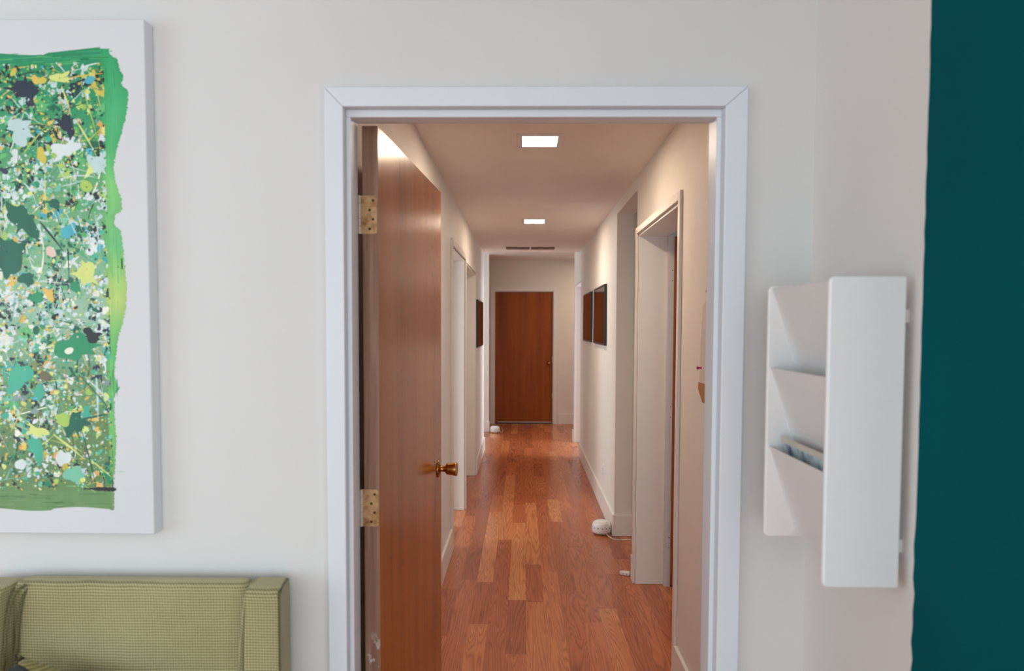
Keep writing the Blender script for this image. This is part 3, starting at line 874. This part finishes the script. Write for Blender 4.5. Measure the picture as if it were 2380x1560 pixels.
for i in range(200):
    y = rr.uniform(165, 1120); blob(rx(), y, rr.uniform(8, 20), pal(y), .5, rr.choice((0, 0, 2, 4)))
for i in range(420):
    cx_, cy_ = rx(), rr.uniform(160, 1110)
    kind = rr.choices(('white', 'ice', 'navy', 'black', 'deep', 'oliv'), (6 if 380 < cy_ < 830 else 2, 4, 3, 3, 3, 2 if cy_ > 800 else 0))[0]
    for q in range(9):
        blob(cx_+rr.gauss(0, 12), cy_+rr.gauss(0, 12), rr.uniform(2, 7), C_[kind], .5, rr.choice((0, 0, 2)))
for i in range(650):
    y = rr.uniform(150, 1135); stroke(rx(), y, rr.uniform(0, 6.28), rr.uniform(25, 130), rr.uniform(1.2, 3.6), pal(y), rr.uniform(-.9, .9))
for i in range(1700):
    y = rr.uniform(150, 1135); blob(rx(), y, rr.choice((2.5, 3.5, 4.5, 6, 8)), pal(y), .35, rr.choice((0, 0, 0, 3)))
for i in range(450):
    y = rr.uniform(150, 1135); stroke(rx(), y, rr.uniform(0, 6.28), rr.uniform(20, 100), rr.uniform(.8, 2.6), pal(y), rr.uniform(-.6, .6))
for i in range(7500):
    y = rr.uniform(146, 1138); blob(rx(), y, rr.choice((.9, 1.3, 1.8, 2.4, 3.2)), pal(y), .2)
# the larger marks one can single out
for (x, y, r, c, ir, s) in [(193, 425, 14, 'lime', .08, 0), (58, 205, 22, 'navy', .5, 4), (80, 182, 9, 'yel', .05, 0), (96, 184, 9, 'must', .1, 0), (135, 178, 14, 'pale', .35, 4), (207, 183, 10, 'blue', .1, 0),
        (40, 300, 26, 'ice', .5, 3), (8, 590, 36, 'deep', .2, 3), (46, 640, 16, 'deep', .4, 2), (106, 577, 12, 'pink', .06, 0), (148, 528, 16, 'blue', .35, 2), (43, 505, 30, 'deep', .6, 4), (118, 466, 12, 'deep', .25, 2),
        (200, 523, 7, 'deep', .08, 0), (188, 625, 22, 'pale', .4, 4), (161, 658, 12, 'emer', .12, 0), (70, 684, 14, 'emer', .25, 2), (100, 678, 12, 'yel', .3, 2), (147, 340, 22, 'white', .5, 3), (215, 375, 18, 'ice', .3, 3),
        (196, 772, 16, 'black', .5, 5), (150, 800, 34, 'emer', .4, 3), (143, 808, 9, 'cream', .08, 0), (66, 760, 9, 'deep', .08, 0), (25, 870, 28, 'sea', .3, 2), (70, 905, 15, 'sea', .3, 2), (150, 980, 22, 'deep', .5, 5),
        (125, 970, 16, 'lime', .3, 0), (60, 1040, 20, 'sea', .35, 3), (66, 1000, 16, 'pale', .4, 2), (20, 1078, 13, 'white', .2, 0), (145, 1100, 20, 'mint', .35, 2), (85, 868, 13, 'brown', .2, 0), (210, 905, 6, 'ora', .1, 0),
        (105, 1055, 7, 'ora', .1, 0), (202, 1098, 6, 'ora', .1, 0), (122, 1062, 18, 'white', .4, 0), (30, 145+20, 8, 'must', .1, 0), (180, 955, 12, 'sea', .5, 3), (212, 330, 11, 'deep', .35, 3), (150, 285, 18, 'navy', .5, 5), (90, 355, 14, 'must', .3, 0)]:
    blob(x, y, r, C_[c], ir, s, 30)
for (x, y, a, l, w, c) in [(150, 180, -.18, 90, 3, 'yel'), (138, 190, 1.2, 70, 4, 'pale'), (165, 262, 1.0, 95, 4, 'pale'), (180, 170, 1.25, 160, 3, 'lime'), (75, 500, .85, 90, 5, 'black'), (40, 360, -.9, 90, 4, 'lime'),
        (148, 975, -.25, 95, 5, 'deep'), (165, 985, 1.3, 150, 3, 'deep'), (92, 1000, .62, 95, 5, 'pale'), (180, 1060, .65, 75, 3, 'pale'), (170, 860, .75, 110, 4, 'ice'), (205, 860, 1.5, 100, 6, 'ice'), (160, 860, .8, 120, 3, 'deep'), (140, 480, 1.1, 80, 3, 'ice'), (210, 480, 1.4, 90, 3, 'ice'), (145, 560, 1.5, 70, 3, 'black')]:
    stroke(x, y, a, l, w, C_[c], .1)
for i in range(500):
    y = rr.uniform(146, 1138); blob(rx(), y, rr.choice((1.3, 1.8, 2.4)), pal(y), .2)
XMAX = 400
for (x, y, a, l, w, c) in [(262, 890, 2.2, 22, 4, 'emer'), (272, 1094, 3.14, 22, 1.5, 'mint'), (256, 1135, 3.14, 78, 9, 'black'), (250, 1136, 3.14, 30, 11, 'black'), (255, 870, 1.6, 40, 3, 'emer')]:
    stroke(x, y, a, l, w, C_[c], 0)
obj('paint_layer', bm, M_SPLAT, pa, recalc=False)

# ------------------------------------------------------------------ armchair
ac = thing('armchair', 'green woven high-backed armchair against the off-white wall under the painting', 'armchair', (0, 0, 0))
def soft(name, x0, x1, y0, y1, z0, z1, bev, sub=4, bulge=0, mat=None, xtaper=0, parent=None):
    bm = bmesh.new()
    nx, nzz = 14, 14
    fs = box(bm, x0, x1, y0, y1, z0, z1)
    bmesh.ops.bevel(bm, geom=bm.edges[:], offset=bev, segments=5, profile=.6, affect='EDGES')
    bmesh.ops.subdivide_edges(bm, edges=[e for e in bm.edges if e.calc_length() > .08], cuts=6, use_grid_fill=True)
    for vt in bm.verts:
        u = (vt.co.x-x0)/(x1-x0); w = (vt.co.z-z0)/(z1-z0); d = (vt.co.y-y0)/(y1-y0)
        vt.co.y -= bulge*math.sin(PI*max(0, min(1, u)))*math.sin(PI*max(0, min(1, w)))*(1-d)
        if xtaper: vt.co.x += xtaper*d
    return obj(name, bm, mat or M_FAB, parent or ac, smooth=True)
ax0, ax1 = -1.305, -.556
soft('back_panel', -1.212, -.640, 1.598, 1.662, .22, .903, .030, bulge=.012)
def wing(xi, xo, yf, zt, R=.03, lean=0.):
    bm = bmesh.new()
    yb = 1.662
    out = [(yb, .22), (yf, .22)]
    for i in range(9):
        a = PI - i*PI/16; out.append((yf+R+R*math.cos(a), zt-R+R*math.sin(a)))
    for i in range(7):
        a = PI/2 - i*PI/12; out.append((yb-.02+.02*math.cos(a), zt-.02+.02*math.sin(a)))
    prism(bm, out, 'X', min(xi, xo), max(xi, xo))
    for vt in bm.verts:
        if abs(vt.co.x-xi) < 1e-4: vt.co.x += lean*max(0, min(1, (vt.co.z-.66)/.22))
        if abs(vt.co.x-xo) < 1e-4 and vt.co.y > 1.62: vt.co.x -= .010*(1 if xo > xi else -1)
    obj('side_panel', bm, M_FAB, ac, .007, 3)
wing(-.658, -.556, 1.560, .903, lean=.020)
wing(-1.205, -1.305, 1.545, .897, .04)
soft('seat_cushion', -1.205, -.662, 1.02, 1.60, .25, .375, .03, bulge=0)
soft('arm', -.662, ax1, 1.00, 1.56, .14, .62, .02)
soft('arm', ax0, -1.205, 1.00, 1.545, .14, .62, .02)
soft('seat_base', -1.205, -.662, 1.03, 1.60, .14, .25, .01)
bm = bmesh.new(); tube(bm, smooth_path([(-.5585, 1.5615, .25), (-.5585, 1.5615, .60), (-.5585, 1.5615, .872), (-.559, 1.571, .894), (-.560, 1.59, .9015), (-.565, 1.64, .9015)], 8), .0030, 8); obj('piping', bm, M_PIPE, ac, smooth=True)
bm = bmesh.new(); tube(bm, smooth_path([(-.657, 1.5625, .25), (-.657, 1.5625, .62), (-.650, 1.5625, .76), (-.639, 1.5625, .868), (-.637, 1.571, .892), (-.636, 1.59, .9005), (-.636, 1.64, .9005)], 8), .0026, 8); obj('piping', bm, M_FAB, ac, smooth=True)
bm = bmesh.new(); tube(bm, smooth_path([(-1.208, 1.560, .25), (-1.204, 1.560, .60), (-1.199, 1.565, 0.7700), (-1.188, 1.577, 0.8700), (-1.172, 1.60, 0.8970)], 8), .0038, 8); obj('piping', bm, M_PIPE, ac, smooth=True)
bm = bmesh.new(); tube(bm, smooth_path([(-1.198, 1.585, .25), (-1.194, 1.585, .60), (-1.188, 1.588, 0.7700), (-1.176, 1.595, 0.8650), (-1.160, 1.61, 0.8950)], 8), .0036, 8); obj('piping', bm, M_PIPE, ac, smooth=True)
for (x, y) in ((-1.26, 1.05), (-.60, 1.05), (-1.26, 1.62), (-.60, 1.62)):
    bm = bmesh.new(); lathe(bm, [(0, 0), (.013, 0), (.021, .14), (0, .14)], Matrix.Translation((x, y, 0)), 20); obj('leg', bm, M_LEG, ac, smooth=True)

# throw pillow leaning on the chair back
pw = thing('throw_pillow', 'olive throw pillow with a black motif leaning inside the green armchair', 'pillow', (-1.010, 1.475, .468))
bm = bmesh.new()
n = 22; a = .155
top, bot = {}, {}
for i in range(n+1):
    for j in range(n+1):
        u = -1+2*i/n; w = -1+2*j/n
        pinch = 1-.07*(1-abs(u)**2)*abs(w)**3 - 0
        x = a*u*(1-.06*(1-w*w)*abs(u)**3); z = a*w*(1-.06*(1-u*u)*abs(w)**3)
        th = .055*((1-u**4)*(1-w**4))**.5
        top[i, j] = bm.verts.new((x, -th, z)); bot[i, j] = bm.verts.new((x, th, z)) if 0 < i < n and 0 < j < n else top[i, j]
for i in range(n):
    for j in range(n):
        bm.faces.new([top[i, j], top[i+1, j], top[i+1, j+1], top[i, j+1]])
        q = [bot[i, j], bot[i, j+1], bot[i+1, j+1], bot[i+1, j]]
        if len(set(q)) == 4: bm.faces.new(q)
bmesh.ops.rotate(bm, verts=bm.verts, cent=(0, 0, 0), matrix=Matrix.Rotation(math.radians(-12), 3, 'X') @ Matrix.Rotation(math.radians(13), 3, 'Y'))
bmesh.ops.translate(bm, verts=bm.verts, vec=(0, 0, .118))
pil = obj('cushion', bm, M_PILLOW, pw, smooth=True)
bm = bmesh.new()
prism(bm, [(-.025, 0), (-.012, .008), (0, .013), (.012, .006), (.022, 0), (.012, -.006), (.008, -.03), (0, -.038), (-.008, -.03), (-.012, -.006)], 'Y', -.003, .004)
mo = obj('motif', bm, M_PATCH, pw); mo.location = (-.084, -.012, .290)

# ------------------------------------------------------------------ lights
def area(name, loc, rot, sx, sy, e, col):
    l = bpy.data.lights.new(name, 'AREA'); l.shape = 'RECTANGLE'; l.size = sx; l.size_y = sy; l.energy = e; l.color = col
    o = bpy.data.objects.new(name, l); COL.objects.link(o); o.location = loc; o.rotation_euler = rot
    return o
DAY = (.84, .985, 1.03)
area('daylight_back', (-.30, -2.98, 1.4), (PI/2, 0, 0), 3.3, 1.9, 66, DAY)
area('daylight_side', (XW+.02, -.65, 1.42), (0, -PI/2, 0), 1.8, 3.0, 40, DAY)
area('daylight_right', (3.18, -1.25, 1.42), (0, PI/2, 0), 1.8, 2.2, 120, DAY)
area('daylight_office_right', (3.18, 2.9, 1.45), (0, PI/2, 0), 1.25, 1.35, 10, DAY)
area('daylight_bright_room', (3.18, 8.05, 1.4), (0, PI/2, 0), 1.55, 1.45, 115, (.84, .91, 1.0))
area('daylight_office_left', (-3.18, 4.15, 1.45), (0, -PI/2, 0), 1.25, 1.45, 60, DAY)
area('daylight_room_left', (-3.18, 6.9, 1.45), (0, -PI/2, 0), 1.25, 1.35, 14, (1, .93, .86))
area('added_passage_light', (-2.28, 9.2, 1.45), (0, -PI/2, 0), 1.4, 1.1, 22, DAY)  # added fill from the left passage, brightens tall ceiling and right header wall

w = bpy.data.worlds.new('world'); S.world = w; w.use_nodes = True
w.node_tree.nodes['Background'].inputs[0].default_value = (.75, .85, 1, 1)
w.node_tree.nodes['Background'].inputs[1].default_value = .6

# ------------------------------------------------------------------ camera
f, pi_, ro, ya, cxp, cyp = 1620., .0457, .0035, -.0154, 1192., 832.
ex = Vector((math.cos(ya), -math.sin(ya), 0)); ed = Vector((math.sin(ya), math.cos(ya), 0)); ez = Vector((0, 0, 1))
fw = ed*math.cos(pi_) - ez*math.sin(pi_); up0 = ed*math.sin(pi_) + ez*math.cos(pi_)
rt = ex*math.cos(ro) + up0*math.sin(ro); up_ = up0*math.cos(ro) - ex*math.sin(ro)
cam = bpy.data.cameras.new('camera'); co = bpy.data.objects.new('camera', cam); COL.objects.link(co)
co.matrix_world = Matrix(((rt.x, up_.x, -fw.x, 0), (rt.y, up_.y, -fw.y, 0), (rt.z, up_.z, -fw.z, 1.51), (0, 0, 0, 1)))
cam.sensor_width = 36; cam.lens = 36*f/2380; cam.sensor_fit = 'HORIZONTAL'
cam.shift_x = -(cxp-1190)/2380; cam.shift_y = (cyp-780)/2380
cam.clip_start = .02
cam.dof.use_dof = True; cam.dof.focus_distance = 3.4; cam.dof.aperture_fstop = 3.2
S.camera = co
S.view_settings.view_transform = 'Standard'; S.view_settings.look = 'None'
S.view_settings.exposure = 0; S.view_settings.gamma = 1; S.view_settings.use_curve_mapping = False
S.cycles.max_bounces = 14; S.cycles.diffuse_bounces = 8; S.cycles.sample_clamp_indirect = 6
